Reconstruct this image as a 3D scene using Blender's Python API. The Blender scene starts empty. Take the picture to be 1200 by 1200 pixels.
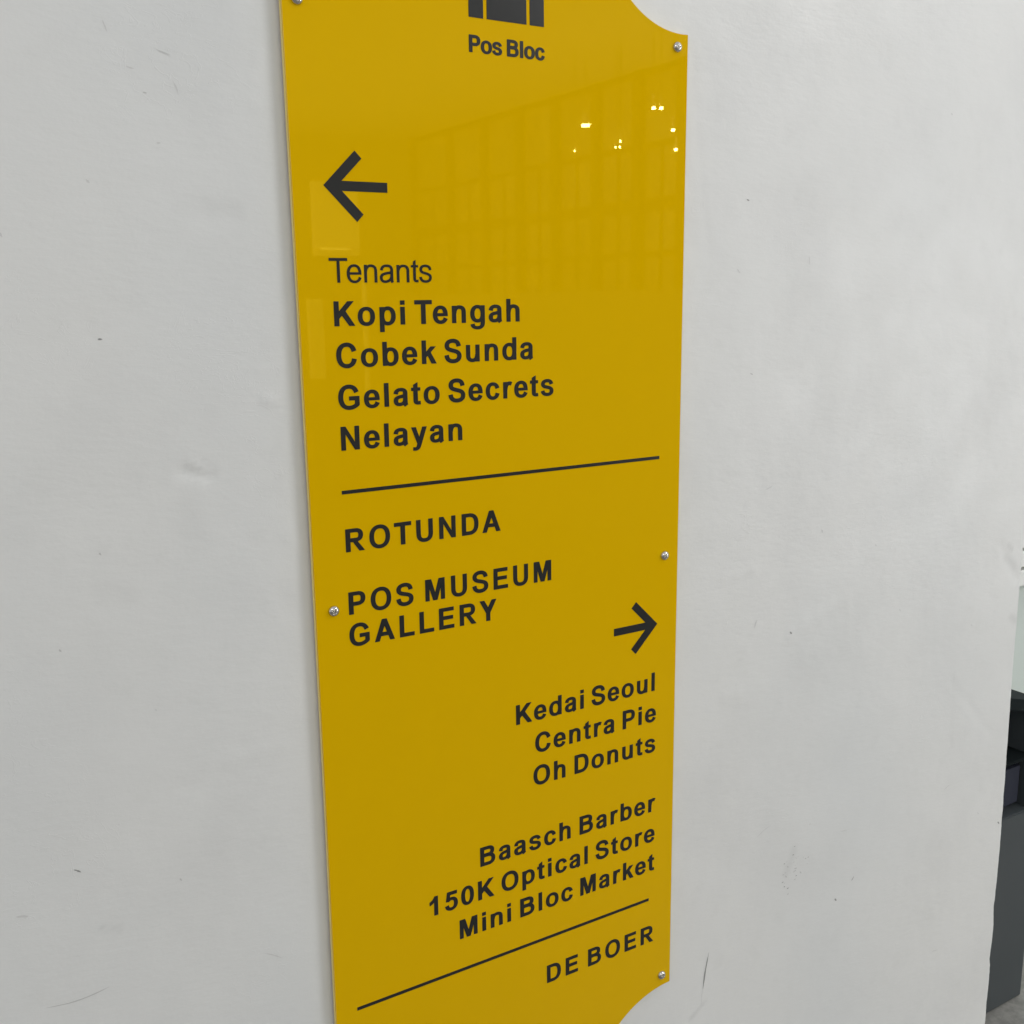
import bpy, bmesh, math, random
import numpy as np
from mathutils import Vector, Matrix, noise
from mathutils.geometry import delaunay_2d_cdt
random.seed(7)
scene = bpy.context.scene
COL = scene.collection
S = 0.85                 # metres from the lens to the sign's face
EYE = 1.55               # height of the lens above the floor

# ------------------------------------------------------------ camera
yaw, pitch, roll = 0.543081335, 0.198500358, -0.0133865519
cy, sy, cp, sp = math.cos(yaw), math.sin(yaw), math.cos(pitch), math.sin(pitch)
fwd = Vector((sy*cp, cy*cp, -sp)); right = Vector((cy, -sy, 0)); up = right.cross(fwd)
r2 = math.cos(roll)*right + math.sin(roll)*up
u2 = -math.sin(roll)*right + math.cos(roll)*up
cam = bpy.data.cameras.new('camera'); camo = bpy.data.objects.new('camera', cam); COL.objects.link(camo)
m = Matrix((r2, u2, -fwd)).transposed().to_4x4(); m.translation = Vector((0, 0, EYE))
camo.matrix_world = m
cam.sensor_width = 36; cam.lens = 36*1250.7/1200; cam.clip_start = .02; cam.clip_end = 200
scene.camera = camo

# ------------------------------------------------------------ world, lights, exposure
w = bpy.data.worlds.new('World'); scene.world = w; w.use_nodes = True
bg = w.node_tree.nodes['Background']; bg.inputs[0].default_value = (.93, .97, 1.0, 1); bg.inputs[1].default_value = .63
def area(name, loc, target, sx, sy_, power, col):
    l = bpy.data.lights.new(name, 'AREA'); l.shape = 'RECTANGLE'; l.size = sx; l.size_y = sy_; l.energy = power; l.color = col
    o = bpy.data.objects.new(name, l); COL.objects.link(o); o.location = loc
    o.rotation_euler = (Vector(target)-Vector(loc)).to_track_quat('-Z', 'Y').to_euler(); return o
area('ceiling_light_left', (-1.0, -1.0, 2.84), (.45, .85, 1.0), .9, .6, 7, (1, .98, .96))
area('ceiling_light_right', (2.6, -.9, 2.84), (.8, .85, .9), 1.0, .6, 21, (1, .985, .965))
area('hall_fill_light', (0.2, -5.4, 2.84), (3.6, -6.4, 1.4), 1.2, 2.4, 150, (1, .98, .95))  # unseen fill, added to brighten the mirrored partition and far wall
area('hall_fill_uplight', (1.4, -4.6, 1.95), (1.4, -4.6, 3), 5.0, 4.5, 66, (1, .97, .92))  # added upward fill, out of sight, so the mirrored ceiling reads brighter
area('side_fill_light', (3.7, -1.3, 1.25), (1.0, .85, .9), 1.0, 1.6, 17, (.97, .99, 1))  # added fill from the right, no source seen; lifts the lower wall
area('back_fill_light', (2.9, 1.25, 2.7), (2.6, 1.74, .9), .7, .3, 12, (.95, 1, .98))  # added unseen fill that brightens the strip beyond the wall's edge
scene.view_settings.view_transform = 'Standard'; scene.view_settings.look = 'None'
scene.view_settings.exposure = 0; scene.view_settings.gamma = 1

# ------------------------------------------------------------ helpers
def P(x, z, y=1.0):      # measured sign-plane units -> metres
    return Vector((x*S, y*S, z*S+EYE))
def link(name, verts, faces, mat, parent=None, smooth=False):
    me = bpy.data.meshes.new(name); me.from_pydata([tuple(v) for v in verts], [], faces); me.update()
    if smooth:
        for p in me.polygons: p.use_smooth = True
    o = bpy.data.objects.new(name, me); COL.objects.link(o)
    if mat: me.materials.append(mat)
    if parent:
        o.parent = parent
        o.matrix_parent_inverse = parent.matrix_basis.inverted()
    return o
def bm_link(name, bm, mat, parent=None, smooth=False):
    me = bpy.data.meshes.new(name); bm.to_mesh(me); bm.free()
    if smooth:
        for p in me.polygons: p.use_smooth = True
    o = bpy.data.objects.new(name, me); COL.objects.link(o); me.materials.append(mat)
    if parent:
        o.parent = parent; o.matrix_parent_inverse = parent.matrix_basis.inverted()
    return o
def box(bm, a, b, bev=0):
    a, b = Vector(a), Vector(b)
    t = bmesh.new(); bmesh.ops.create_cube(t, size=1)
    for v in t.verts:
        v.co = Vector([(a[i]+b[i])/2 + v.co[i]*(b[i]-a[i]) for i in range(3)])
    if bev: bmesh.ops.bevel(t, geom=t.edges[:], offset=bev, segments=2, affect='EDGES')
    me = bpy.data.meshes.new('t'); t.to_mesh(me); t.free(); bm.from_mesh(me); bpy.data.meshes.remove(me)
def boxo(name, a, b, mat, parent=None, bev=0):
    bm = bmesh.new(); box(bm, a, b, bev); return bm_link(name, bm, mat, parent)
def tag(o, label=None, cat=None, group=None, kind=None):
    if label: o['label'] = label
    if cat: o['category'] = cat
    if group: o['group'] = group
    if kind: o['kind'] = kind
    return o
def empty(name, loc):
    o = bpy.data.objects.new(name, None); COL.objects.link(o); o.location = loc; o.empty_display_size = .05
    return o

# ------------------------------------------------------------ node helpers
def mat(name, col, rough=.5, metal=0, spec=.5, emit=None, es=0):
    mt = bpy.data.materials.new(name); mt.use_nodes = True
    b = mt.node_tree.nodes['Principled BSDF']
    b.inputs['Base Color'].default_value = (*col, 1); b.inputs['Roughness'].default_value = rough
    b.inputs['Metallic'].default_value = metal; b.inputs['Specular IOR Level'].default_value = spec
    if emit: b.inputs['Emission Color'].default_value = (*emit, 1); b.inputs['Emission Strength'].default_value = es
    return mt
class N:
    def __init__(s, mt): s.t = mt.node_tree; s.n = s.t.nodes; s.l = s.t.links; s.b = s.n['Principled BSDF']
    def put(s, sock, v):
        if isinstance(v, bpy.types.NodeSocket): s.l.new(v, sock)
        else: sock.default_value = v
    def math(s, op, a, b=0.0, c=None, clamp=False):
        n = s.n.new('ShaderNodeMath'); n.operation = op; n.use_clamp = clamp
        s.put(n.inputs[0], a); s.put(n.inputs[1], b)
        if c is not None: s.put(n.inputs[2], c)
        return n.outputs[0]
    def noise(s, vec, scale, detail=3, rough=.5, dist=0):
        n = s.n.new('ShaderNodeTexNoise'); s.put(n.inputs['Vector'], vec); n.inputs['Scale'].default_value = scale
        n.inputs['Detail'].default_value = detail; n.inputs['Roughness'].default_value = rough; n.inputs['Distortion'].default_value = dist
        return n.outputs['Fac']
    def ramp(s, v, a, b, c=0.0, d=1.0):
        n = s.n.new('ShaderNodeMapRange'); n.interpolation_type = 'SMOOTHSTEP'
        s.put(n.inputs[0], v)
        for i, x in enumerate((a, b, c, d)): n.inputs[i+1].default_value = x
        return n.outputs[0]
    def mix(s, f, a, b):
        n = s.n.new('ShaderNodeMix'); n.data_type = 'RGBA'
        s.put(n.inputs[0], f); s.put(n.inputs[6], a); s.put(n.inputs[7], b); return n.outputs[2]
    def scale(s, vec, sc):
        n = s.n.new('ShaderNodeMapping'); s.put(n.inputs[0], vec); n.inputs['Scale'].default_value = sc; return n.outputs[0]

# ------------------------------------------------------------ wall paint
WALLY = S + .0078
wallm = mat('white_wall_paint', (.78, .78, .76), .42, spec=.45)
q = N(wallm)
tc = q.n.new('ShaderNodeTexCoord'); ob = tc.outputs['Object']
sep = q.n.new('ShaderNodeSeparateXYZ'); q.put(sep.inputs[0], ob); X, Z = sep.outputs[0], sep.outputs[2]
# speckle of small chips, broad dirt, faint vertical roller bands
stain = q.ramp(q.noise(q.scale(ob, (1.2, 1, 1)), 5.5, 5, .62), .42, .70, 0, 1)
vo = q.n.new('ShaderNodeTexVoronoi'); q.put(vo.inputs['Vector'], ob); vo.inputs['Scale'].default_value = 8
vo.inputs['Randomness'].default_value = 1
speck = q.math('MULTIPLY', q.ramp(vo.outputs['Distance'], .014, .004, 0, 1), q.ramp(q.noise(ob, 3.1, 1), .5, .6))
base = q.mix(q.math('MULTIPLY', stain, .42), (.80, .80, .795, 1), (.72, .72, .72, 1))
fine = q.ramp(q.noise(ob, 38, 4, .6), .55, .75)
base = q.mix(q.math('MULTIPLY', fine, .10), base, (.62, .62, .60, 1))
cool = q.ramp(q.noise(q.scale(ob, (1, 1, .6)), 2.1, 2), .4, .65)
base = q.mix(q.math('MULTIPLY', cool, .5), base, (.735, .757, .772, 1))
base = q.mix(q.math('MULTIPLY', speck, .6), base, (.25, .25, .24, 1))
at = q.n.new('ShaderNodeAttribute'); at.attribute_name = 'dirt'
base = q.mix(at.outputs['Fac'], base, (.25, .25, .245, 1))
q.put(q.b.inputs['Base Color'], base)
q.put(q.b.inputs['Roughness'], q.ramp(q.noise(ob, 14, 3), .3, .7, .36, .52))
# relief: rolled paint, trowel undulation, a few knocks
h = q.math('MULTIPLY', q.noise(ob, 7, 3, .45), .0030)
h = q.math('ADD', h, q.math('MULTIPLY', q.noise(q.scale(ob, (1, 1, 2.6)), 75, 3, .6), .00021))
h = q.math('ADD', h, q.math('MULTIPLY', q.noise(ob, 330, 2), .00005))
ridge = q.noise(q.scale(ob, (1, 1, 1.7)), 24, 4, .55, 1.2)
h = q.math('ADD', h, q.math('MULTIPLY', q.ramp(q.math('ABSOLUTE', q.math('SUBTRACT', ridge, .5)), .012, 0, 0, 1), q.math('MULTIPLY', q.ramp(q.noise(ob, 6, 1), .5, .66), .00006)))
bp = q.n.new('ShaderNodeBump'); bp.inputs['Strength'].default_value = 1.0; bp.inputs['Distance'].default_value = 1.0
q.put(bp.inputs['Height'], h); q.put(q.b.inputs['Normal'], bp.outputs[0])

# wall: one slab with an uneven right-hand arris, its front really undulating
edge_px = [(-1.9, 1.5795), (-1.45, 1.5790), (-1.272, 1.5790), (-1.235, 1.5785), (-1.19, 1.5800), (-1.162, 1.5790), (-1.15, 1.5765), (-1.135, 1.5775), (-1.09, 1.5800), (-1.062, 1.5775), (-1.045, 1.5755), (-1.035, 1.5770),
           (-1.0, 1.5785), (-.94, 1.5790), (-.9, 1.5785), (-.84, 1.5775), (-.755, 1.5760), (-.68, 1.5745), (-.61, 1.5735), (-.5, 1.5735), (-.2, 1.574), (.9, 1.574)]
def edge_x(z):
    for (z0, x0), (z1, x1) in zip(edge_px, edge_px[1:]):
        if z0 <= z <= z1: return x0+(x1-x0)*(z-z0)/(z1-z0)
    return edge_px[-1][1]

# measured marks (x0, z0, x1, z1 in sign units, radius and softness in metres, strength)
SCUFFS = [(1.0856,-0.8352,1.0873,-0.8349,0.00068,0.0004,0.6), (1.0634,-0.8236,1.0650,-0.8233,0.00080,0.0004,0.5), (1.0829,-0.8265,1.0846,-0.8262,0.00100,0.0004,0.5), (1.0641,-0.8136,1.0657,-0.8133,0.00070,0.0004,0.3), (1.0844,-0.8231,1.0861,-0.8228,0.00096,0.0004,0.5), (1.0801,-0.7871,1.0818,-0.7868,0.00053,0.0004,0.6), (1.1091,-0.8130,1.1108,-0.8127,0.00091,0.0004,0.5), (1.0594,-0.8259,1.0611,-0.8256,0.00094,0.0004,0.5), (1.0624,-0.8400,1.0641,-0.8397,0.00072,0.0004,0.3), (1.0875,-0.8059,1.0893,-0.8056,0.00057,0.0004,0.3), (1.0832,-0.8404,1.0849,-0.8401,0.00089,0.0004,0.5), (1.0585,-0.8376,1.0602,-0.8373,0.00079,0.0004,0.6), (1.0649,-0.8069,1.0666,-0.8066,0.00095,0.0004,0.3), (1.1095,-0.7604,1.1112,-0.7600,0.00084,0.0004,0.3), (1.0777,-0.7996,1.0794,-0.7993,0.00077,0.0004,0.6), (1.0605,-0.8086,1.0622,-0.8083,0.00061,0.0004,0.6), (1.0825,-0.8227,1.0842,-0.8224,0.00074,0.0004,0.5), (1.1073,-0.8225,1.1090,-0.8222,0.00071,0.0004,0.3), (1.0990,-0.8103,1.1008,-0.8100,0.00071,0.0004,0.3), (1.1036,-0.8132,1.1053,-0.8130,0.00052,0.0004,0.6), (1.0694,-0.8505,1.0711,-0.8503,0.00099,0.0004,0.6), (1.0835,-0.8179,1.0852,-0.8176,0.00050,0.0004,0.3), (1.0796,-0.8116,1.0813,-0.8113,0.00060,0.0004,0.5), (1.0805,-0.8277,1.0822,-0.8275,0.00084,0.0004,0.5), (1.0701,-0.8598,1.0719,-0.8596,0.00095,0.0004,0.5), (1.0623,-0.8457,1.0640,-0.8454,0.00069,0.0004,0.6), (0.9209,-0.9009,0.9117,-0.9545,0.00130,0.00080,0.85), (0.9115,-0.9505,0.9094,-0.9831,0.00050,0.00050,0.3), (0.8910,-0.9933,0.9139,-0.9782,0.00220,0.00250,0.22), (0.0826,-0.6588,0.1399,-0.6580,0.00080,0.00060,0.55), (0.1187,-0.5258,0.1251,-0.5304,0.00080,0.00060,0.6), (0.1375,-0.5927,0.1542,-0.6003,0.00220,0.00220,0.16), (0.0656,-0.5574,0.0762,-0.5601,0.00150,0.00200,0.12), (0.2945,-0.6769,0.3152,-0.6905,0.00060,0.00060,0.3), (1.0549,-0.4579,1.0566,-0.4594,0.00150,0.00060,0.6), (1.1720,-0.9011,1.1740,-0.9032,0.00150,0.00060,0.6), (1.2060,-0.8808,1.2112,-0.8753,0.00080,0.00050,0.6), (1.2189,-0.3559,1.2208,-0.3574,0.00110,0.00050,0.35), (1.4148,-0.7865,1.4291,-0.7815,0.00090,0.00060,0.35), (1.1754,-0.7902,1.1903,-0.7931,0.00080,0.00060,0.3), (1.0044,-0.7512,1.0318,-0.7395,0.00070,0.00070,0.28), (1.0783,-0.7929,1.0680,-0.8234,0.00500,0.00500,0.14), (1.0675,-0.8138,1.0693,-0.8171,0.00120,0.00060,0.45), (1.0943,-0.8317,1.0962,-0.8336,0.00120,0.00060,0.45), (1.0649,-0.8292,1.0667,-0.8311,0.00120,0.00060,0.45), (1.0842,-0.8055,1.0860,-0.8074,0.00100,0.00060,0.4), (1.5658,-0.8857,1.5684,-0.8880,0.00150,0.00080,0.6), (1.4529,-0.5165,1.4552,-0.5183,0.00120,0.00080,0.3), (1.5069,-0.8522,1.5094,-0.8544,0.00100,0.00050,0.35), (1.4122,-1.0749,1.4276,-1.0773,0.00080,0.00060,0.25), (0.9874,-0.4399,0.9916,-0.4287,0.00100,0.00100,0.2), (1.1076,-0.3207,1.1094,-0.3233,0.00150,0.00100,0.25), (1.2794,-0.4612,1.2817,-0.4655,0.00120,0.00080,0.25), (1.4211,-0.5891,1.4245,-0.7188,0.00200,0.00250,0.07), (0.2518,0.2165,0.2646,0.2129,0.00060,0.00060,0.3), (0.2381,0.1798,0.2417,0.1794,0.00080,0.00050,0.45), (0.2645,0.1919,0.2688,0.1802,0.00070,0.00060,0.3), (0.1835,-0.0317,0.1857,-0.0318,0.00090,0.00040,0.6), (0.1853,0.1038,0.1866,0.1024,0.00100,0.00060,0.35), (0.2465,0.1380,0.2502,0.1382,0.00080,0.00050,0.3), (0.1679,-0.2249,0.1685,-0.2257,0.00100,0.00050,0.55), (0.1262,-0.3095,0.1268,-0.3104,0.00100,0.00050,0.5), (0.2157,-0.5663,0.2164,-0.5674,0.00100,0.00050,0.5), (0.1117,0.0585,0.1134,0.0558,0.00100,0.00050,0.4), (0.2090,0.2358,0.2123,0.2261,0.00070,0.00060,0.2), (0.2255,0.2002,0.2325,0.1988,0.00070,0.00060,0.3), (0.9517,0.1137,0.9545,0.1127,0.00090,0.00040,0.6), (0.9665,-0.0987,0.9695,-0.1000,0.00090,0.00040,0.5), (0.9382,0.0306,0.9441,0.0254,0.00100,0.00100,0.18), (1.3256,0.2402,1.3275,0.2392,0.00110,0.00050,0.4), (1.0624,0.0468,1.0630,0.0362,0.00080,0.00080,0.15), (0.8421,-0.2819,0.8435,-0.2843,0.00120,0.00060,0.9), (0.8451,-0.8928,0.8462,-0.8958,0.00110,0.00060,0.9), (0.9988,-0.2522,1.0124,-0.2479,0.00070,0.00060,0.2), (0.2056,-0.3843,0.2063,-0.3853,0.00080,0.00050,0.2), (0.2949,0.0861,0.3145,0.0829,0.00600,0.00600,0.07), (0.2477,-0.1938,0.2573,-0.2280,0.01000,0.01000,0.05), (0.1697,-0.2564,0.1876,-0.2674,0.00800,0.00800,0.08), (1.5293,-0.4181,1.5537,-0.4356,0.00500,0.00500,0.18), (1.5332,-0.3977,1.5431,-0.4060,0.00300,0.00300,0.25), (1.5537,-0.5211,1.5778,-0.5325,0.00400,0.00400,0.2), (1.4734,-0.2291,1.5204,-0.1017,0.02200,0.02200,0.07), (1.0714,-0.5191,1.1949,-0.5569,0.02500,0.02500,0.05), (1.1729,-0.5008,1.1489,-0.5346,0.01400,0.01400,0.05)]
DENTS = [(0.2520,-0.1560,0.2709,-0.1603,0.00500,0.00500,-0.0011), (0.2570,-0.1525,0.2710,-0.1587,0.00220,0.00200,0.0012), (0.3331,-0.0932,0.3398,-0.0952,0.00280,0.00250,0.0013), (0.2518,0.2165,0.2646,0.2129,0.00120,0.00100,-0.0003), (0.3375,0.1960,0.3439,0.2222,0.00300,0.00300,0.0006), (0.3369,0.1850,0.3410,0.1742,0.00300,0.00300,0.0005), (0.1201,-0.5271,0.1346,-0.5361,0.00300,0.00300,0.0002), (0.2789,0.0781,0.3061,0.0774,0.00800,0.00800,-0.0006), (0.8896,0.0454,0.8565,0.2820,0.00400,0.00400,-0.0003), (1.5155,-0.3954,1.5565,-0.4573,0.00600,0.00500,-0.0009), (1.5216,-0.7124,1.4120,-0.6014,0.00500,0.00500,-0.0004), (0.9315,-0.3631,0.9839,-0.3594,0.00500,0.00500,0.0004), (1.0521,-0.4660,1.1674,-0.4237,0.00800,0.00800,0.0005), (0.9375,-0.5281,0.9603,-0.5269,0.00600,0.00600,0.0005), (0.3461,-0.2268,0.3557,-0.2455,0.00600,0.00600,0.0007), (0.3367,-0.2823,0.3458,-0.3104,0.00600,0.00600,-0.0006), (0.2541,-0.4533,0.3243,-0.4522,0.00700,0.00700,0.0004), (0.2040,-0.4584,0.2359,-0.4712,0.00500,0.00500,-0.0004), (0.9951,-0.4377,0.9730,-0.4635,0.00400,0.00400,0.0003)]
zlo, zhi = -1.8235, 1.60
xs = np.concatenate([np.linspace(-4.5, -.25, 30), np.linspace(-.2, 1, 330)])      # the last part is stretched to the arris
zz = np.concatenate([np.linspace(zlo, -1.36, 12)[:-1], np.linspace(-1.36, .80, 480), np.linspace(.80, zhi, 30)[1:]])
EX = np.array([edge_x(z) + .0008*noise.noise(Vector((3, 0, z*40))) + .0005*noise.noise(Vector((9, 0, z*140))) for z in zz])
UU, ZZ = np.meshgrid(xs, zz)
XX = np.where(UU < -.2, UU, -.2 + (UU+.2)/1.2*((EX[:, None]-.003)+.2))
def wave(fr, seed, n=10):        # smooth random undulation from a few crossed waves
    r = np.random.RandomState(seed); o = np.zeros_like(XX)
    for k in range(n):
        t = r.rand()*math.pi; f_ = fr*(.5+r.rand()); o += np.sin((XX*math.cos(t)+ZZ*math.sin(t))*f_+r.rand()*6.28)
    return o/n
def cap_(ax, az, bx, bz, r, soft):
    ax, az, bx, bz = ax*S, az*S, bx*S, bz*S
    dx, dz = bx-ax, bz-az; L2 = dx*dx+dz*dz+1e-9
    wob = .25*r*np.sin(XX*210+ZZ*90)
    px, pz = XX*S-ax, ZZ*S-az
    t = np.clip((px*dx+pz*dz)/L2, 0, 1)
    d = np.hypot(px-t*dx, pz-t*dz)+wob
    u = np.clip((d-max(r-soft, 0))/(r+soft-max(r-soft, 0)), 0, 1)
    return 1-u*u*(3-2*u)
YY = WALLY + .0011*wave(4, 1) + .0005*wave(13, 2, 14) + .00016*wave(42, 3, 18)
dirt = np.zeros_like(XX)
for (a, b, c, d, r, so, st) in DENTS: YY -= (1.7 if abs(st) >= .001 else .75)*st*cap_(a, b, c, d, r, so)
for (a, b, c, d, r, so, st) in SCUFFS:
    if r >= .0018: dirt = np.maximum(dirt, .7*st*cap_(a, b, c, d, r, so))
behind = (XX > .28) & (XX < .93) & (ZZ > -1.2) & (ZZ < .5)
YY = np.where(behind, np.maximum(YY, WALLY-.0010), YY)
rows = []
for dx, dy in ((-.0012, .0004), (-.0003, .0013), (0, .003), (0, .02), (0, .16)):
    rows.append(np.stack([(EX+dx)*S, np.full_like(EX, WALLY+dy)+(YY[:, -1]-WALLY), zz*S+EYE], -1)[:, None, :])
grid = np.concatenate([np.stack([XX*S, YY, ZZ*S+EYE], -1)]+rows, 1)
nrow, W_ = grid.shape[:2]
idx = np.arange(nrow*W_).reshape(nrow, W_)
fc = np.stack([idx[:-1, :-1], idx[:-1, 1:], idx[1:, 1:], idx[1:, :-1]], -1).reshape(-1, 4)
me = bpy.data.meshes.new('wall'); me.from_pydata(grid.reshape(-1, 3).tolist(), [], fc.tolist()); me.materials.append(wallm)
me.polygons.foreach_set('use_smooth', np.ones(len(fc), bool)); me.update()
at_ = me.attributes.new('dirt', 'FLOAT', 'POINT')
at_.data.foreach_set('value', np.concatenate([dirt, np.zeros((nrow, 5))], 1).reshape(-1).astype('f'))
wall = bpy.data.objects.new('wall', me); COL.objects.link(wall)
tag(wall, 'white painted plaster wall with scuffs, small knocks and an uneven right edge', kind='structure')
# thin scratches and chips: slivers of grey lying a hair proud of the paint
def near_y(x, z):
    j = min(np.searchsorted(zz, z), len(zz)-1); i = min(np.searchsorted(XX[j], x), XX.shape[1]-1)
    j0, i0 = max(j-1, 0), max(i-1, 0)
    return YY[j0:j+1, i0:i+1].min()
smats = [mat('scuff_tone', tuple(.74*(1-k)+.04*k for _ in range(3)), .6) for k in (.09, .22, .42, .6, .8)]
for i_, sm in enumerate(smats): sm.name = 'scuff_grey'
bm = bmesh.new(); rr = random.Random(4)
for (a, b, c, d, r, so, st) in SCUFFS:
    if r >= .0018: continue
    p0, p1 = Vector((a*S, b*S)), Vector((c*S, d*S)); ax_ = (p1-p0); L_ = ax_.length
    ax_ = ax_.normalized() if L_ > 1e-5 else Vector((1, 0)); nn = Vector((-ax_.y, ax_.x))
    if L_ < .003: p0, p1 = p0-ax_*r*.9, p1+ax_*r*.9; L_ = (p1-p0).length
    n_ = 9; bend = rr.uniform(-.06, .06)*L_
    A, B = [], []
    for k in range(n_+1):
        t = k/n_; wd = r*.95*math.sin(math.pi*min(max(t, .02), .98))**.7*rr.uniform(.55, 1.1)
        c_ = p0+(p1-p0)*t+nn*bend*math.sin(math.pi*t)
        for sgn, LL in ((1, A), (-1, B)):
            q_ = c_+nn*wd*sgn*rr.uniform(.7, 1.1); LL.append(bm.verts.new((q_.x, near_y(q_.x/S, q_.y/S)-.0002, q_.y+EYE)))
    for k in range(n_):
        f_ = bm.faces.new((A[k], B[k], B[k+1], A[k+1])); f_.material_index = 0 if st < .45 else 1 if st < .58 else 3
me = bpy.data.meshes.new('scuff_mark'); bm.to_mesh(me); bm.free()
for sm in smats: me.materials.append(sm)
so_ = bpy.data.objects.new('scuff_mark', me); COL.objects.link(so_); so_.parent = wall; so_['kind'] = 'stuff'

# ------------------------------------------------------------ the sign board
yel = mat('yellow_acrylic', (.66, .42, 0.0), .035, spec=.5)
q = N(yel)
q.b.inputs['IOR'].default_value = 1.49
q.b.inputs['Specular Tint'].default_value = (1, .74, .07, 1)
tc = q.n.new('ShaderNodeTexCoord'); ob = tc.outputs['Object']
bp = q.n.new('ShaderNodeBump'); bp.inputs['Strength'].default_value = 1; bp.inputs['Distance'].default_value = 1
q.put(bp.inputs['Height'], q.math('MULTIPLY', q.noise(ob, 5, 1), .00009))
q.put(q.b.inputs['Normal'], bp.outputs[0])
dust = q.ramp(q.noise(ob, 900, 2, .6), .70, .8)
q.put(q.b.inputs['Base Color'], q.mix(q.math('MULTIPLY', dust, .10), (.785, .466, 0, 1), (.70, .5, .2, 1)))
q.put(q.b.inputs['Roughness'], q.ramp(q.noise(ob, 20, 3), .3, .7, .006, .014))
edgem = mat('acrylic_edge', (.92, .72, .24), .2)
edgem.node_tree.nodes['Principled BSDF'].inputs['Subsurface Weight'].default_value = 0

BL, BR = .3662, .8447
CX = (BL+BR)/2
out = []
def arc(cx, cz, r, a0, a1, n):
    return [(cx+r*math.cos(math.radians(a0+(a1-a0)*i/n)), cz+r*math.sin(math.radians(a0+(a1-a0)*i/n))) for i in range(n+1)]
rt, rb = .113, .132
R_top = [(BR+.0012, .2893)] + arc(BR-.0065, .289+rt, rt, -90, -180, 30)
R_bot = [(BR-.0012, -.9116)] + arc(BR-.0005, -.9116-rb, rb, 95, 180, 30)
right_side = [R_top[0], (BR, -.3)] + [(BR-.0012, -.9100)]
poly = []
poly += list(reversed(R_top))          # top tab right shoulder -> right corner
poly += [(BR-.0002, -.2), (BR-.0012, -.55)]
poly += R_bot
poly += [(2*CX-x, z) for x, z in reversed(R_bot)]
poly += [(BL+.0022, -.55), (BL+.0018, -.2)]
poly += [(2*CX-x, z) for x, z in R_top]
TH = .005
sign = empty('directory_sign', P(CX, -.31))
tag(sign, 'tall yellow acrylic directory board with notched corners screwed to the white wall', 'sign')
bm = bmesh.new()
vs = [bm.verts.new(P(x, z)) for x, z in poly]
f = bm.faces.new(vs); f.normal_update()
if f.normal.y > 0: f.normal_flip()
r_ = bmesh.ops.extrude_face_region(bm, geom=[f])
for v in [g for g in r_['geom'] if isinstance(g, bmesh.types.BMVert)]: v.co.y += TH
bmesh.ops.recalc_face_normals(bm, faces=bm.faces[:])
ed = [e for e in bm.edges if all(abs(v.co.y-S) < 1e-6 for v in e.verts) and len(e.link_faces) == 2]
bmesh.ops.bevel(bm, geom=ed, offset=.0006, segments=2, affect='EDGES')
bmesh.ops.triangulate(bm, faces=[f_ for f_ in bm.faces if len(f_.verts) > 4])
board = bm_link('board', bm, yel, sign)
board.data.materials.append(edgem)
for p in board.data.polygons:
    if abs(p.normal.y) < .8: p.material_index = 1

# ------------------------------------------------------------ lettering
def bez(p0, p1, p2, p3, n=9):
    r = []
    for i in range(1, n+1):
        t = i/n; s = 1-t
        r.append(tuple(s**3*a+3*s*s*t*b+3*s*t*t*c+t**3*d for a, b, c, d in zip(p0, p1, p2, p3)))
    return r
def path(s):
    """'M x y L x y C x y x y x y' -> polyline"""
    tk = s.split(); pts = []; i = 0; cmd = None
    while i < len(tk):
        if tk[i] in 'MLC': cmd = tk[i]; i += 1
        if cmd in 'ML': pts.append((float(tk[i]), float(tk[i+1]))); i += 2
        else:
            v = [float(k) for k in tk[i:i+6]]; i += 6
            pts += bez(pts[-1], v[0:2], v[2:4], v[4:6])
    return pts
def ringpts(cx, cz, rx, rz, n=40, e=2.25):
    r = []
    for i in range(n):
        a = 2*math.pi*i/n; c, s = math.cos(a), math.sin(a)
        r.append((cx+rx*math.copysign(abs(c)**(2/e), c), cz+rz*math.copysign(abs(s)**(2/e), s)))
    return r
def stroke(pts, v, h, closed=False):
    """widen a centreline: v wide where it runs vertically, h where it runs level"""
    n = len(pts); L, R = [], []
    for i in range(n):
        if closed: a, b = pts[i-1], pts[(i+1) % n]
        else: a, b = pts[max(i-1, 0)], pts[min(i+1, n-1)]
        dx, dz = b[0]-a[0], b[1]-a[1]; d = math.hypot(dx, dz) or 1; dx /= d; dz /= d
        wd = (h*dx*dx+v*dz*dz)/2
        L.append((pts[i][0]-dz*wd, pts[i][1]+dx*wd)); R.append((pts[i][0]+dz*wd, pts[i][1]-dx*wd))
    qs = []
    for i in range(n if closed else n-1):
        j = (i+1) % n; qs.append([L[i], L[j], R[j], R[i]])
    return qs
def rect(x0, z0, x1, z1): return [(x0, z0), (x1, z0), (x1, z1), (x0, z1)]
V, H, v, h_ = 142, 118, 137, 104
def ST(s, a=V, b=H): return stroke(path(s), a, b)
def RG(cx, cz, rx, rz, a=V, b=H): return stroke(ringpts(cx, cz, rx, rz), a, b, True)
G = {}   # glyph: (advance, left ink, right ink, polygons)
G['A'] = (722, 20, 702, [[(20, 0), (172, 0), (438, 718), (284, 718)], [(550, 0), (702, 0), (438, 718), (284, 718)], rect(165, 163, 555, 283)])
G['B'] = (722, 76, 669, [rect(76, 0, 218, 718)] + ST('M 150 659 L 385 659 C 500 659 560 615 560 535 C 560 450 500 400 385 400 L 150 400') + ST('M 150 385 L 390 385 C 530 385 597 320 597 222 C 597 115 530 59 390 59 L 150 59'))
G['C'] = (722, 44, 684, ST('M 608 478 C 580 606 495 677 378 677 C 210 677 116 555 116 359 C 116 163 210 41 375 41 C 498 41 592 115 612 252'))
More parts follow.
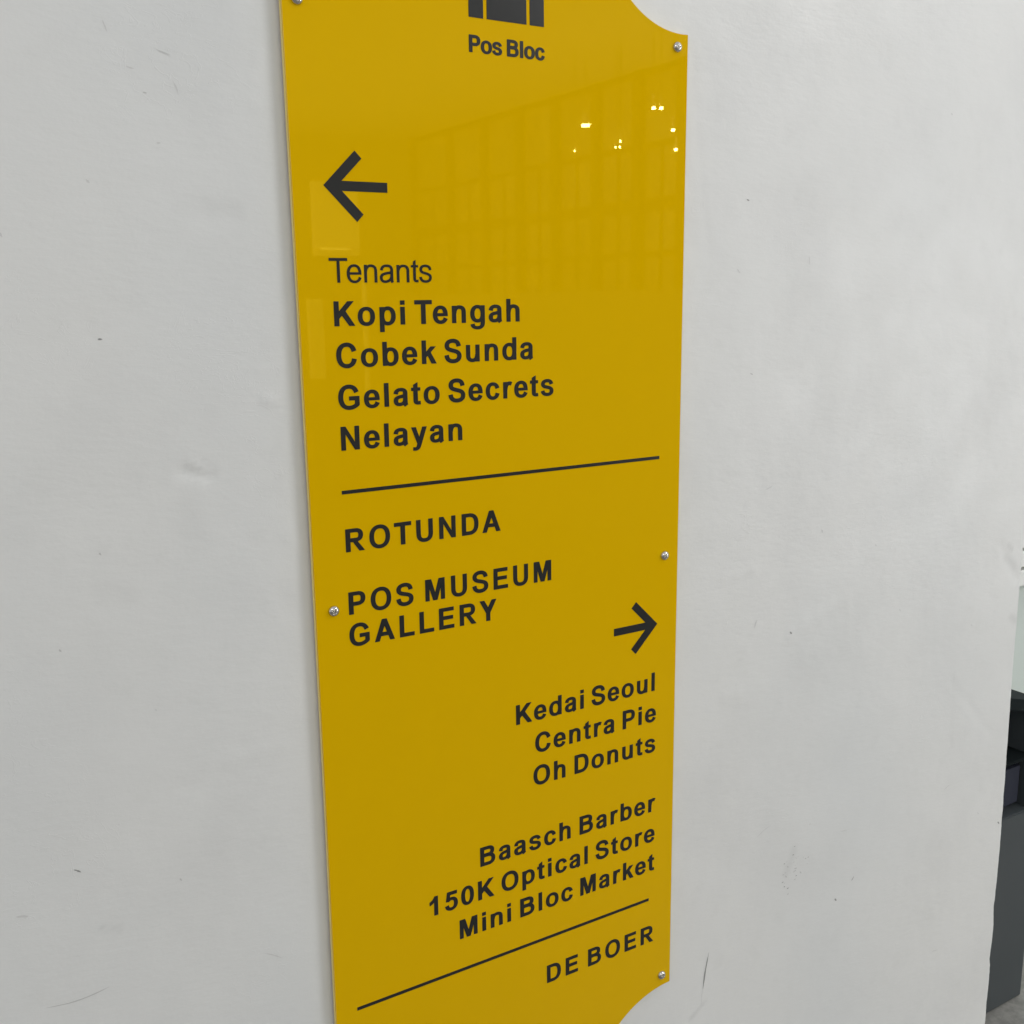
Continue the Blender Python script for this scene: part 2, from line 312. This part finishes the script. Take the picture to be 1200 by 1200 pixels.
G['D'] = (722, 76, 685, [rect(76, 0, 218, 718)] + ST('M 150 659 L 350 659 C 535 659 614 545 614 359 C 614 173 535 59 350 59 L 150 59'))
G['E'] = (667, 76, 621, [rect(76, 0, 220, 718), rect(150, 597, 610, 718), rect(150, 315, 580, 434), rect(150, 0, 621, 121)])
G['G'] = (778, 44, 713, ST('M 625 500 C 590 620 500 677 384 677 C 212 677 116 555 116 359 C 116 163 212 41 384 41 C 490 41 590 80 664 150') + [rect(390, 262, 713, 382), [(575, 262), (713, 262), (713, 118), (640, 62), (575, 150)]])
G['K'] = (722, 87, 722, [rect(76, 0, 220, 718), [(190, 180), (190, 385), (508, 718), (700, 718)], [(290, 345), (400, 470), (722, 0), (545, 0)]])
G['L'] = (611, 76, 583, [rect(76, 0, 220, 718), rect(150, 0, 583, 121)])
G['M'] = (833, 69, 765, [rect(69, 0, 203, 718), rect(631, 0, 765, 718), [(120, 718), (275, 718), (487, 0), (347, 0)], [(714, 718), (559, 718), (347, 0), (487, 0)]])
G['N'] = (722, 69, 654, [rect(69, 0, 205, 718), rect(518, 0, 654, 718), [(80, 718), (215, 718), (645, 0), (508, 0)]])
G['O'] = (778, 44, 734, RG(389, 359, 274, 318))
G['P'] = (667, 76, 627, [rect(76, 0, 220, 718)] + ST('M 150 659 L 370 659 C 500 659 556 600 556 495 C 556 390 500 330 370 330 L 150 330'))
G['R'] = (722, 76, 690, [rect(76, 0, 220, 718), [(290, 330), (440, 330), (690, 0), (518, 0)]] + ST('M 150 659 L 400 659 C 520 659 575 605 575 508 C 575 410 520 358 400 358 L 150 358'))
G['S'] = (667, 39, 629, ST('M 540 505 C 528 620 455 678 330 678 C 195 678 118 620 118 530 C 118 430 205 405 335 372 C 480 338 558 300 558 200 C 558 98 470 40 340 40 C 190 40 115 110 104 235', 142, 122))
G['T'] = (611, 14, 598, [rect(14, 597, 598, 718), rect(234, 0, 378, 650)])
G['U'] = (722, 72, 651, ST('M 144 718 L 144 275 C 144 110 220 41 361 41 C 503 41 579 110 579 275 L 579 718'))
G['Y'] = (667, 15, 653, [[(15, 718), (185, 718), (406, 335), (406, 270), (262, 270)], [(653, 718), (483, 718), (262, 335), (262, 270), (406, 270)], rect(262, 0, 406, 300)])
G['a'] = (556, 29, 527, ST('M 100 365 C 112 455 170 494 266 494 C 380 494 421 455 421 380 L 421 130 C 421 60 430 30 452 -6', v, h_) + ST('M 421 312 C 380 290 300 288 230 272 C 150 255 100 225 100 152 C 100 78 150 40 222 40 C 330 40 421 90 421 205', v, 100))
G['b'] = (611, 61, 578, [rect(61, 0, 196, 718)] + RG(320, 266, 189, 228, v, h_))
G['c'] = (556, 34, 524, ST('M 462 350 C 445 445 385 494 292 494 C 165 494 103 400 103 266 C 103 132 165 38 292 38 C 388 38 450 92 466 190', v, h_))
G['d'] = (611, 34, 551, [rect(416, 0, 551, 718)] + RG(292, 266, 189, 228, v, h_))
G['e'] = (556, 23, 528, ST('M 459 224 L 459 262 C 459 420 390 494 280 494 C 160 494 92 400 92 266 C 92 120 165 38 285 38 C 375 38 432 78 460 158', v, h_) + [rect(100, 224, 500, 314)])
G['g'] = (611, 40, 553, ST('M 485 532 L 485 20 C 485 -110 420 -166 295 -166 C 175 -166 118 -125 110 -45', v, 98) + RG(296, 273, 188, 221, v, h_))
G['h'] = (611, 65, 546, [rect(65, 0, 202, 718)] + ST('M 140 300 C 150 430 220 490 310 490 C 425 490 477 440 477 330 L 477 0', v, 108))
G['i'] = (278, 69, 209, [rect(70, 0, 208, 526), rect(70, 594, 208, 718)])
G['k'] = (556, 69, 562, [rect(69, 0, 205, 718), [(180, 170), (180, 335), (372, 526), (545, 526)], [(240, 290), (345, 385), (562, 0), (402, 0)]])
G['l'] = (278, 69, 209, [rect(70, 0, 208, 718)])
G['n'] = (611, 65, 546, [rect(65, 0, 200, 530)] + ST('M 140 300 C 150 430 220 490 310 490 C 425 490 477 440 477 330 L 477 0', v, 108))
G['o'] = (611, 34, 578, RG(306, 266, 203, 228, v, h_))
G['p'] = (611, 62, 578, [rect(62, -207, 198, 530)] + RG(320, 266, 189, 228, v, h_))
G['r'] = (389, 64, 378, [rect(64, 0, 200, 530)] + ST('M 140 290 C 150 420 205 484 290 484 C 325 484 345 478 368 466', v, 120))
G['s'] = (556, 30, 519, ST('M 442 378 C 425 462 370 496 275 496 C 175 496 107 460 107 388 C 107 312 180 298 275 278 C 390 254 448 230 448 150 C 448 75 380 38 278 38 C 165 38 105 85 92 165', 134, 106))
G['t'] = (333, 10, 314, [[(80, 400), (217, 400), (217, 690), (80, 620)], rect(10, 432, 309, 530)] + ST('M 149 500 L 149 130 C 149 66 180 50 235 50 L 312 56', v, h_))
G['u'] = (611, 66, 545, [rect(410, 0, 545, 530)] + ST('M 134 530 L 134 195 C 134 90 190 40 295 40 C 385 40 460 95 470 225', v, 108))
G['y'] = (556, 10, 539, [[(10, 530), (158, 530), (342, 20), (215, -10)], [(539, 530), (393, 530), (205, -20), (335, -40)]] + ST('M 280 10 C 250 -95 220 -156 140 -156 L 62 -150', 134, 104))
G['1'] = (556, 69, 378, [rect(240, 0, 378, 714), [(262, 714), (378, 714), (300, 480), (240, 505), (150, 440), (69, 410), (69, 535), (180, 600)]])
G['5'] = (556, 27, 516, [rect(130, 577, 490, 698), [(115, 698), (235, 698), (190, 340), (62, 350)]] + ST('M 128 370 C 180 415 230 428 275 428 C 390 428 447 350 447 240 C 447 110 370 41 262 41 C 165 41 105 95 92 195', 138, 108))
G['0'] = (556, 32, 524, RG(278, 348, 177, 306, 138, 108))
# light weight, for the single light line
LV, LH = 92, 78
GL = {}
GL['T'] = (611, 14, 597, [rect(14, 632, 597, 718), rect(259, 0, 353, 680)])
GL['e'] = (556, 40, 515, ST('M 468 232 L 468 262 C 466 420 400 500 283 500 C 160 500 88 410 88 262 C 88 110 160 24 288 24 C 378 24 440 70 470 155', LV, LH) + [rect(90, 232, 490, 306)])
GL['n'] = (556, 65, 491, [rect(65, 0, 155, 524)] + ST('M 110 300 C 118 430 190 497 285 497 C 390 497 445 450 445 345 L 445 0', LV, LH))
GL['a'] = (556, 36, 530, ST('M 98 362 C 108 455 165 500 272 500 C 385 500 436 455 436 370 L 436 120 C 436 55 445 25 460 -4', LV, LH) + ST('M 436 310 C 395 285 310 285 235 268 C 140 250 82 215 82 145 C 82 70 130 24 212 24 C 320 24 436 90 436 215', LV, LH))
GL['t'] = (278, 14, 262, [rect(14, 450, 257, 524), [(88, 430), (178, 430), (178, 680), (88, 630)]] + ST('M 133 500 L 133 120 C 133 55 155 38 200 38 L 262 44', LV, LH))
GL['s'] = (500, 32, 464, ST('M 415 370 C 405 455 350 500 252 500 C 150 500 92 460 92 385 C 92 310 160 292 250 272 C 365 246 420 215 420 145 C 420 70 355 24 255 24 C 145 24 85 75 76 165', LV, LH))
vinyl = mat('charcoal_vinyl', (.019, .020, .021), .30, spec=.3)
q = N(vinyl); tc = q.n.new('ShaderNodeTexCoord')
q.put(q.b.inputs['Roughness'], q.ramp(q.noise(tc.outputs['Object'], 60, 3), .3, .7, .29, .33))
YV = S - .00035

def tri_union(polys):
    vs, fs = [], []
    for p in polys:
        a = sum(p[i][0]*p[(i+1) % len(p)][1]-p[(i+1) % len(p)][0]*p[i][1] for i in range(len(p)))
        if abs(a) < 1e-3: continue
        if a < 0: p = p[::-1]
        k = len(vs); vs += [Vector(t) for t in p]; fs.append(list(range(k, k+len(p))))
    r = delaunay_2d_cdt(vs, [], fs, 1, 1e-3)
    return r[0], [list(t) for t, src in zip(r[2], r[5]) if src]
CACHE = {}
def glyph(ch, light):
    k = (ch, light)
    if k not in CACHE:
        ps = (GL if light is True else G)[ch][3]
        if not light: ps = [[(x+dx, z+dz) for x, z in p] for p in ps for dx, dz in ((-8, 0), (8, 0), (0, 4), (0, -4))]
        if light == 'heavy': ps = [[(x+dx, z+dz) for x, z in p] for p in ps for dx, dz in ((-17, 0), (17, 0), (0, 9), (0, -9))]
        CACHE[k] = tri_union(ps)
    return CACHE[k]
def sheet(name, verts2, faces, label=None):
    """thin cut-vinyl layer: front face with its own cut edge"""
    bm = bmesh.new()
    vv = [bm.verts.new(P(x, z)+Vector((0, YV-S, 0))) for x, z in verts2]
    for t in faces:
        try: bm.faces.new([vv[i] for i in t])
        except ValueError: pass
    for f_ in bm.faces:
        f_.normal_update()
        if f_.normal.y > 0: f_.normal_flip()
    be = [e for e in bm.edges if len(e.link_faces) == 1]
    r_ = bmesh.ops.extrude_edge_only(bm, edges=be)
    for g in r_['geom']:
        if isinstance(g, bmesh.types.BMVert): g.co.y = S - .00002
    o = bm_link(name, bm, vinyl, sign)
    if label: o['label'] = label
    return o
def text(s, x0, x1, z, em, label, light=False, wordsp=.42, heavy=False):
    T = GL if light else G
    adv = 0; pos = []
    for n_, ch in enumerate(s):
        if n_ and s[n_-1] == 'T' and ch.islower(): adv -= 65
        if ch == ' ': adv += 278*wordsp; pos.append(None); continue
        pos.append(adv); adv += T[ch][0]
    f0, l0 = T[s[0]][1], T[s[-1]][2]
    nat = pos[-1] + l0 - f0
    tr = ((x1-x0)/em*1000 - nat)/(len(s)-1)
    vs, fs = [], []
    for i, ch in enumerate(s):
        if ch == ' ': continue
        gv, gf = glyph(ch, 'heavy' if heavy else light); k = len(vs)
        for p in gv: vs.append((x0+(pos[i]+tr*i-f0+p[0])*em/1000, z+p[1]*em/1000))
        fs += [[k+i_ for i_ in t] for t in gf]
    print('text', s, 'tracking %.0f' % tr)
    return sheet('lettering', vs, fs, label)
E0 = .0239/.718
text('Pos Bloc', .5607, .6506, .2432, .0162/.718, 'small heavy two-word lettering under the block logo', wordsp=.75, heavy=True)
text('Tenants', .3998, .5112, .0162, .0236/.718, 'light-weight heading line under the left arrow', light=True)
text('Kopi Tengah', .4034, .6162, -.0256, E0, 'first bold line under the light heading')
text('Cobek Sunda', .4034, .6336, -.0664, E0, 'second bold line under the light heading')
text('Gelato Secrets', .4035, .6596, -.1079, E0, 'third bold line under the light heading')
text('Nelayan', .4045, .5424, -.1490, E0, 'fourth bold line, just above the upper rule')
text('ROTUNDA', .4045, .5881, -.2541, E0, 'capital letters just under the upper rule')
text('POS MUSEUM', .4048, .6550, -.3209, E0, 'capital letters beside the left middle screw')
text('GALLERY', .4040, .5812, -.3556, E0, 'capital letters below and close to the line above')
text('Kedai Seoul', .6060, .8098, -.4882, E0, 'bold line right under the right arrow')
text('Centra Pie', .6316, .8123, -.5293, E0, 'second bold line under the right arrow')
text('Oh Donuts', .6287, .8120, -.5704, E0, 'third bold line under the right arrow')
text('Baasch Barber', .5542, .8130, -.6529, E0, 'first bold line of the lowest block')
text('150K Optical Store', .4868, .8130, -.6949, E0, 'second and longest bold line of the lowest block')
text('Mini Bloc Market', .5249, .8130, -.7363, E0, 'third bold line of the lowest block, above the lower rule')
text('DE BOER', .6457, .8132, -.8395, E0, 'capital letters under the lower rule')
sheet('rule', rect(.4025, -.1937, .8122, -.1899), [[0, 1, 2, 3]], 'upper dark dividing line')
sheet('rule', rect(.3932, -.7787, .8049, -.7749), [[0, 1, 2, 3]], 'lower dark dividing line')
def arrow(x, z, s, label):       # s=-1 points left, +1 right; x,z is the tip
    k = s
    ps = [[(x, z), (x-k*.0334, z+.0333), (x-k*.0404, z+.0262), (x-k*.0140, z)],
          [(x, z), (x-k*.0334, z-.0333), (x-k*.0404, z-.0262), (x-k*.0140, z)],
          [(x-k*.009, z+.0047), (x-k*.0668, z+.0047), (x-k*.0668, z-.0047), (x-k*.009, z-.0047)]]
    ps = [[(a*1e4, b*1e4) for a, b in p] for p in ps]
    gv, gf = tri_union(ps)
    sheet('arrow', [(a/1e4, b/1e4) for a, b in gv], gf, label)
arrow(.3979, .1075, -1, 'arrow pointing left')
arrow(.8127, -.4010, 1, 'arrow pointing right')
for a, b, tp in ((.5606, .5773, .345), (.5815, .6288, .345), (.6329, .6503, .345)):
    sheet('logo_block', rect(a, .2761, b, tp), [[0, 1, 2, 3]], 'upright block of the logo at the top')

# ------------------------------------------------------------ dome-head screws
steel = mat('screw_steel', (.62, .60, .57), .22, metal=1)
q = N(steel); tc = q.n.new('ShaderNodeTexCoord')
q.put(q.b.inputs['Roughness'], q.ramp(q.noise(tc.outputs['Object'], 700, 3), .3, .7, .08, .16))
rs = .0050; hs = .0036
sv, sf = [], []
NR, NA = 18, 48
for i in range(NR+1):
    r = rs*i/NR
    for a in range(NA):
        t = 2*math.pi*a/NA; x, z = r*math.cos(t), r*math.sin(t)
        hh = hs*math.sqrt(max(0, 1-(r/rs)**2.3))
        d = min(abs(x), abs(z)); L = max(abs(x), abs(z))
        cr = max(0, min(1, (.0005-d)/.00022))*max(0, min(1, (.0024-L)/.0006))
        sv.append((x, -(hh - .0014*cr), z))
for i in range(NR):
    for a in range(NA):
        b = (a+1) % NA
        sf.append((i*NA+a, i*NA+b, (i+1)*NA+b, (i+1)*NA+a))
sme = bpy.data.meshes.new('screw'); sme.from_pydata(sv, [], sf); sme.materials.append(steel)
for p in sme.polygons: p.use_smooth = True
bmx = bmesh.new(); bmx.from_mesh(sme); bmesh.ops.remove_doubles(bmx, verts=bmx.verts[:], dist=1e-6); bmesh.ops.recalc_face_normals(bmx, faces=bmx.faces[:]); bmx.to_mesh(sme); bmx.free()
for (x, z, rot, tilt) in ((.8297, .2745, 8, 0), (.8227, -.3151, 2, 3), (.8285, -.8960, 20, -3), (.3878, -.3139, 30, 2), (.3802, .2712, 12, 0), (.382, -.896, 40, 0)):
    o = bpy.data.objects.new('screw', sme); COL.objects.link(o)
    o.location = P(x, z) + Vector((0, -.0001, 0)); o.rotation_euler = (math.radians(tilt), math.radians(rot), 0)
    o.parent = sign; o.matrix_parent_inverse = sign.matrix_basis.inverted()

# ------------------------------------------------------------ floor, ceiling, far walls (seen past the wall's edge and mirrored in the board)
floorm = mat('floor_terrazzo', (.25, .24, .22), .4)
q = N(floorm); tc = q.n.new('ShaderNodeTexCoord')
q.put(q.b.inputs['Base Color'], q.mix(q.ramp(q.noise(tc.outputs['Object'], 35, 5, .7), .35, .65), (.19, .185, .172, 1), (.27, .26, .24, 1)))
tag(link('floor', [(-9, -9, 0), (9, -9, 0), (9, 9, 0), (-9, 9, 0)], [(0, 1, 2, 3)], floorm), 'grey floor behind the wall edge', kind='structure')
XW = 5*S; ZT = 1.57*S+EYE
def MY(y): return (2-y)*S       # mirrored depth -> real depth
ceilm = mat('ceiling_paint', (.88, .88, .86), .8)
bm = bmesh.new(); box(bm, (-1.5, MY(10.3), ZT+.002), (XW+1.2, -1.8, ZT+.12))
tag(bm_link('ceiling', bm, ceilm), 'plain pale ceiling', kind='structure')
darkpaint = mat('dark_frame_paint', (.02, .018, .014), .5)
glassp = mat('pane_glass', (.22, .21, .17), .12)
q = N(glassp); tc = q.n.new('ShaderNodeTexCoord')
q.put(q.b.inputs['Base Color'], q.mix(q.ramp(q.noise(tc.outputs['Object'], 2.5, 4, .6), .35, .65), (.25, .24, .19, 1), (.42, .41, .34, 1)))
part = empty('glazed_partition', (XW, MY(8), 0))
tag(part, 'tall dark framed glazed partition mirrored faintly in the upper half of the board', 'partition')
mull = [10.10, 9.32, 8.66, 8.06, 7.51, 6.94, 6.43, 5.93, 5.43, 4.93]
for i, y in enumerate(mull):
    boxo('mullion', (XW-.03, MY(y)-.038, 0), (XW+.05, MY(y)+.038, ZT), darkpaint, part)
for zc in (.30, .645, 1.05, 1.545):
    boxo('rail', (XW-.01, MY(10.1), zc*S+EYE-(.035 if zc == .645 else .015)), (XW+.03, MY(4.93), zc*S+EYE+(.035 if zc == .645 else .015)), darkpaint, part)
for a, b in zip(mull, mull[1:]):
    boxo('pane', (XW+.01, MY(a), .02), (XW+.02, MY(b), ZT-.01), glassp, part)
    boxo('glazing_bar', (XW-.002, MY((a+b)/2)-.007, .02), (XW+.03, MY((a+b)/2)+.007, EYE+1.05*S), darkpaint, part)
bm = bmesh.new(); box(bm, (XW-.30, MY(10.2), 0), (XW-.18, MY(4.0), EYE+.04*S))
tag(bm_link('low_wall', bm, mat('low_wall_paint', (.34, .33, .28), .8)), 'plain waist-high wall in front of the glazed partition', kind='structure')
farm = mat('far_wall_paint', (.50, .48, .42), .7)
bm = bmesh.new(); box(bm, (-5, MY(10.45), 0), (XW+1, MY(10.3), ZT))
tag(bm_link('far_wall', bm, farm), 'dull wall across the hall', kind='structure')
# things across the hall that show as pale patches at the board's left edge
whitep = mat('white_board', (.85, .85, .82), .6)
glowboard = mat('pale_board_added_glow', (.85, .85, .82), .5, emit=(1, .98, .92), es=.55)  # glow added so the mirrored pale patches stand out
def refl_dir(px, py):
    d = r2*((px-600)/1250.7) - u2*((py-600)/1250.7) + fwd
    return d
def at_mirror(px, py, my):       # point of the hall mirrored at picture point, at mirrored depth my (sign units)
    d = refl_dir(px, py); t = my/d.y
    return Vector((d.x*t*S, MY(my), d.z*t*S+EYE))
def panel(name, x0, y0, x1, y1, my, mt, label, cat, dep=.06):
    a = at_mirror(x0, y0, my); b = at_mirror(x1, y1, my)
    o = boxo(name, (min(a.x, b.x), a.y-dep/2, min(a.z, b.z)), (max(a.x, b.x), a.y+dep/2, max(a.z, b.z)), mt, None, .004)
    return tag(o, label, cat)
stripm = mat('strip_light', (.9, .9, .85), .5, emit=(1, .97, .85), es=2.6)
panel('display_board', 364, 213, 420, 300, 9.6, glowboard, 'large pale board mirrored beside the left arrow', 'board')
panel('notice_board', 360, 350, 381, 443, 9.6, glowboard, 'narrow pale board mirrored left of the bold names', 'board')
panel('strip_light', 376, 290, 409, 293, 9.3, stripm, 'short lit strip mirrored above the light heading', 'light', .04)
panel('white_post', 427, 310, 430, 480, 9.5, glowboard, 'thin pale post mirrored through the bold names', 'post', .05)
# small hanging downlights mirrored as bright points
lampm = mat('lamp_glow', (1, 1, 1), .5, emit=(1, .98, .95), es=150)
for i, (px, py, zc, rad, lab) in enumerate(((687, 147, 1.12, .025, 'the largest, alone and left of the highest pair'), (765.7, 127, 1.12, .010, 'left twin of the highest pair of lamps'), (774.5, 127, 1.12, .010, 'right twin of the highest pair of lamps'),
        (788.7, 152.5, 1.0, .010, 'lamp nearest the board edge in the middle row'), (674, 177, .95, .0045, 'smallest lamp, farthest left'), (722, 172.5, .95, .0045, 'left lamp of the small triple'), (726.9, 172.5, .95, .0045, 'right lamp of the small triple'), (727.6, 165.7, .95, .0045, 'top lamp of the small triple'), (791.8, 175.5, .90, .009, 'lowest lamp near the board edge'))):
    d_ = refl_dir(px, py); dx, dz = d_.x/d_.y, d_.z/d_.y
    t = zc/dz; loc = Vector((dx*t*S, MY(t), zc*S+EYE))
    L = empty('hanging_downlight', loc); tag(L, 'small hanging downlight, '+lab, 'lamp', 'downlights mirrored in the board')
    bm = bmesh.new(); bmesh.ops.create_cone(bm, cap_ends=True, segments=24, radius1=rad, radius2=rad, depth=.012, matrix=Matrix.Translation(loc)); bm_link('lens', bm, lampm, L)
    bm = bmesh.new(); bmesh.ops.create_cone(bm, cap_ends=True, segments=24, radius1=rad*1.05, radius2=rad*.6, depth=.06, matrix=Matrix.Translation(loc+Vector((0, 0, .038)))); bm_link('housing', bm, whitep, L)
    bm = bmesh.new(); hl = ZT-loc.z-.068; bmesh.ops.create_cone(bm, cap_ends=True, segments=8, radius1=.003, radius2=.003, depth=hl, matrix=Matrix.Translation(loc+Vector((0, 0, .068+hl/2)))); bm_link('cord', bm, darkpaint, L)

# ------------------------------------------------------------ beyond the wall's right edge
slate = mat('slate_laminate', (.058, .068, .072), .4)
q = N(slate); tc = q.n.new('ShaderNodeTexCoord')
q.put(q.b.inputs['Base Color'], q.mix(q.noise(tc.outputs['Object'], 6, 3), (.050, .060, .064, 1), (.066, .074, .080, 1)))
navy = mat('navy_fabric', (.014, .017, .034), .7)
black = mat('black_plastic', (.010, .014, .015), .75, spec=.12)
cab = empty('slate_cabinet', (2.2*S, 1.46*S, 0))
tag(cab, 'dark slate cabinet with an open bay just past the wall edge', 'cabinet')
X0, X1, Y0, Y1 = 1.5*S, 2.432*S, 1.462*S, 1.98*S
Zm = .46; Zt = (1.8235-.89)*S
boxo('body', (X0, Y0, .0), (X1, Y1, Zm), slate, cab, .003)
boxo('shelf', (X0, Y0+.004, Zm+.115), (X1-.002, Y1, Zm+.121), black, cab, .002)
boxo('back_panel', (X0, Y0+.16, Zm), (X1-.004, Y0+.175, Zt-.04), black, cab)
for z0, z1 in ((0, 0),):
    bm = bmesh.new()
    vsx = [(X1-.03, Y0, Zm), (X1, Y0, Zm), (X1, Y0, Zt-.10), (X1-.03, Y0, Zt-.09)]
    for yy in (0, .3):
        for p in vsx: bm.verts.new((p[0], p[1]+yy, p[2]))
    bm.verts.ensure_lookup_table()
    for f_ in ((0, 1, 2, 3), (7, 6, 5, 4), (0, 4, 5, 1), (1, 5, 6, 2), (2, 6, 7, 3), (3, 7, 4, 0)): bm.faces.new([bm.verts[i] for i in f_])
    bmesh.ops.recalc_face_normals(bm, faces=bm.faces[:]); bm_link('side_panel', bm, slate, cab)
bm = bmesh.new()
for yy in (-.002, .3):
    for p in ((X0, Zt+.12), (X1+.01, Zt-.10), (X1+.01, Zt-.125), (X0, Zt+.095)): bm.verts.new((p[0], Y0+yy, p[1]))
bm.verts.ensure_lookup_table()
for f_ in ((0, 1, 2, 3), (7, 6, 5, 4), (0, 4, 5, 1), (1, 5, 6, 2), (2, 6, 7, 3), (3, 7, 4, 0)): bm.faces.new([bm.verts[i] for i in f_])
bmesh.ops.recalc_face_normals(bm, faces=bm.faces[:]); bm_link('sloping_top', bm, black, cab)
bag = boxo('folded_cloth', (X0, Y0+.02, Zm+.001), (X1-.034, Y0+.15, Zm+.108), navy, None, .012)
tag(bag, 'dark navy folded cloth in the open bay of the slate cabinet', 'cloth')
bm = bmesh.new(); box(bm, (1.36, 1.76, 0), (7.0, 1.86, ZT))
tag(bm_link('back_wall', bm, mat('pale_green_wall', (.66, .72, .68), .7)), 'pale greenish wall glimpsed past the right edge', kind='structure')
lou = empty('louvre_screen', (2.6, 1.74, .9)); tag(lou, 'pale slatted screen glimpsed above the slate cabinet', 'screen')
for k in range(10):
    boxo('slat', (1.9, 1.73, .74+k*.055), (3.2, 1.757, .785+k*.055), whitep, lou, .002)
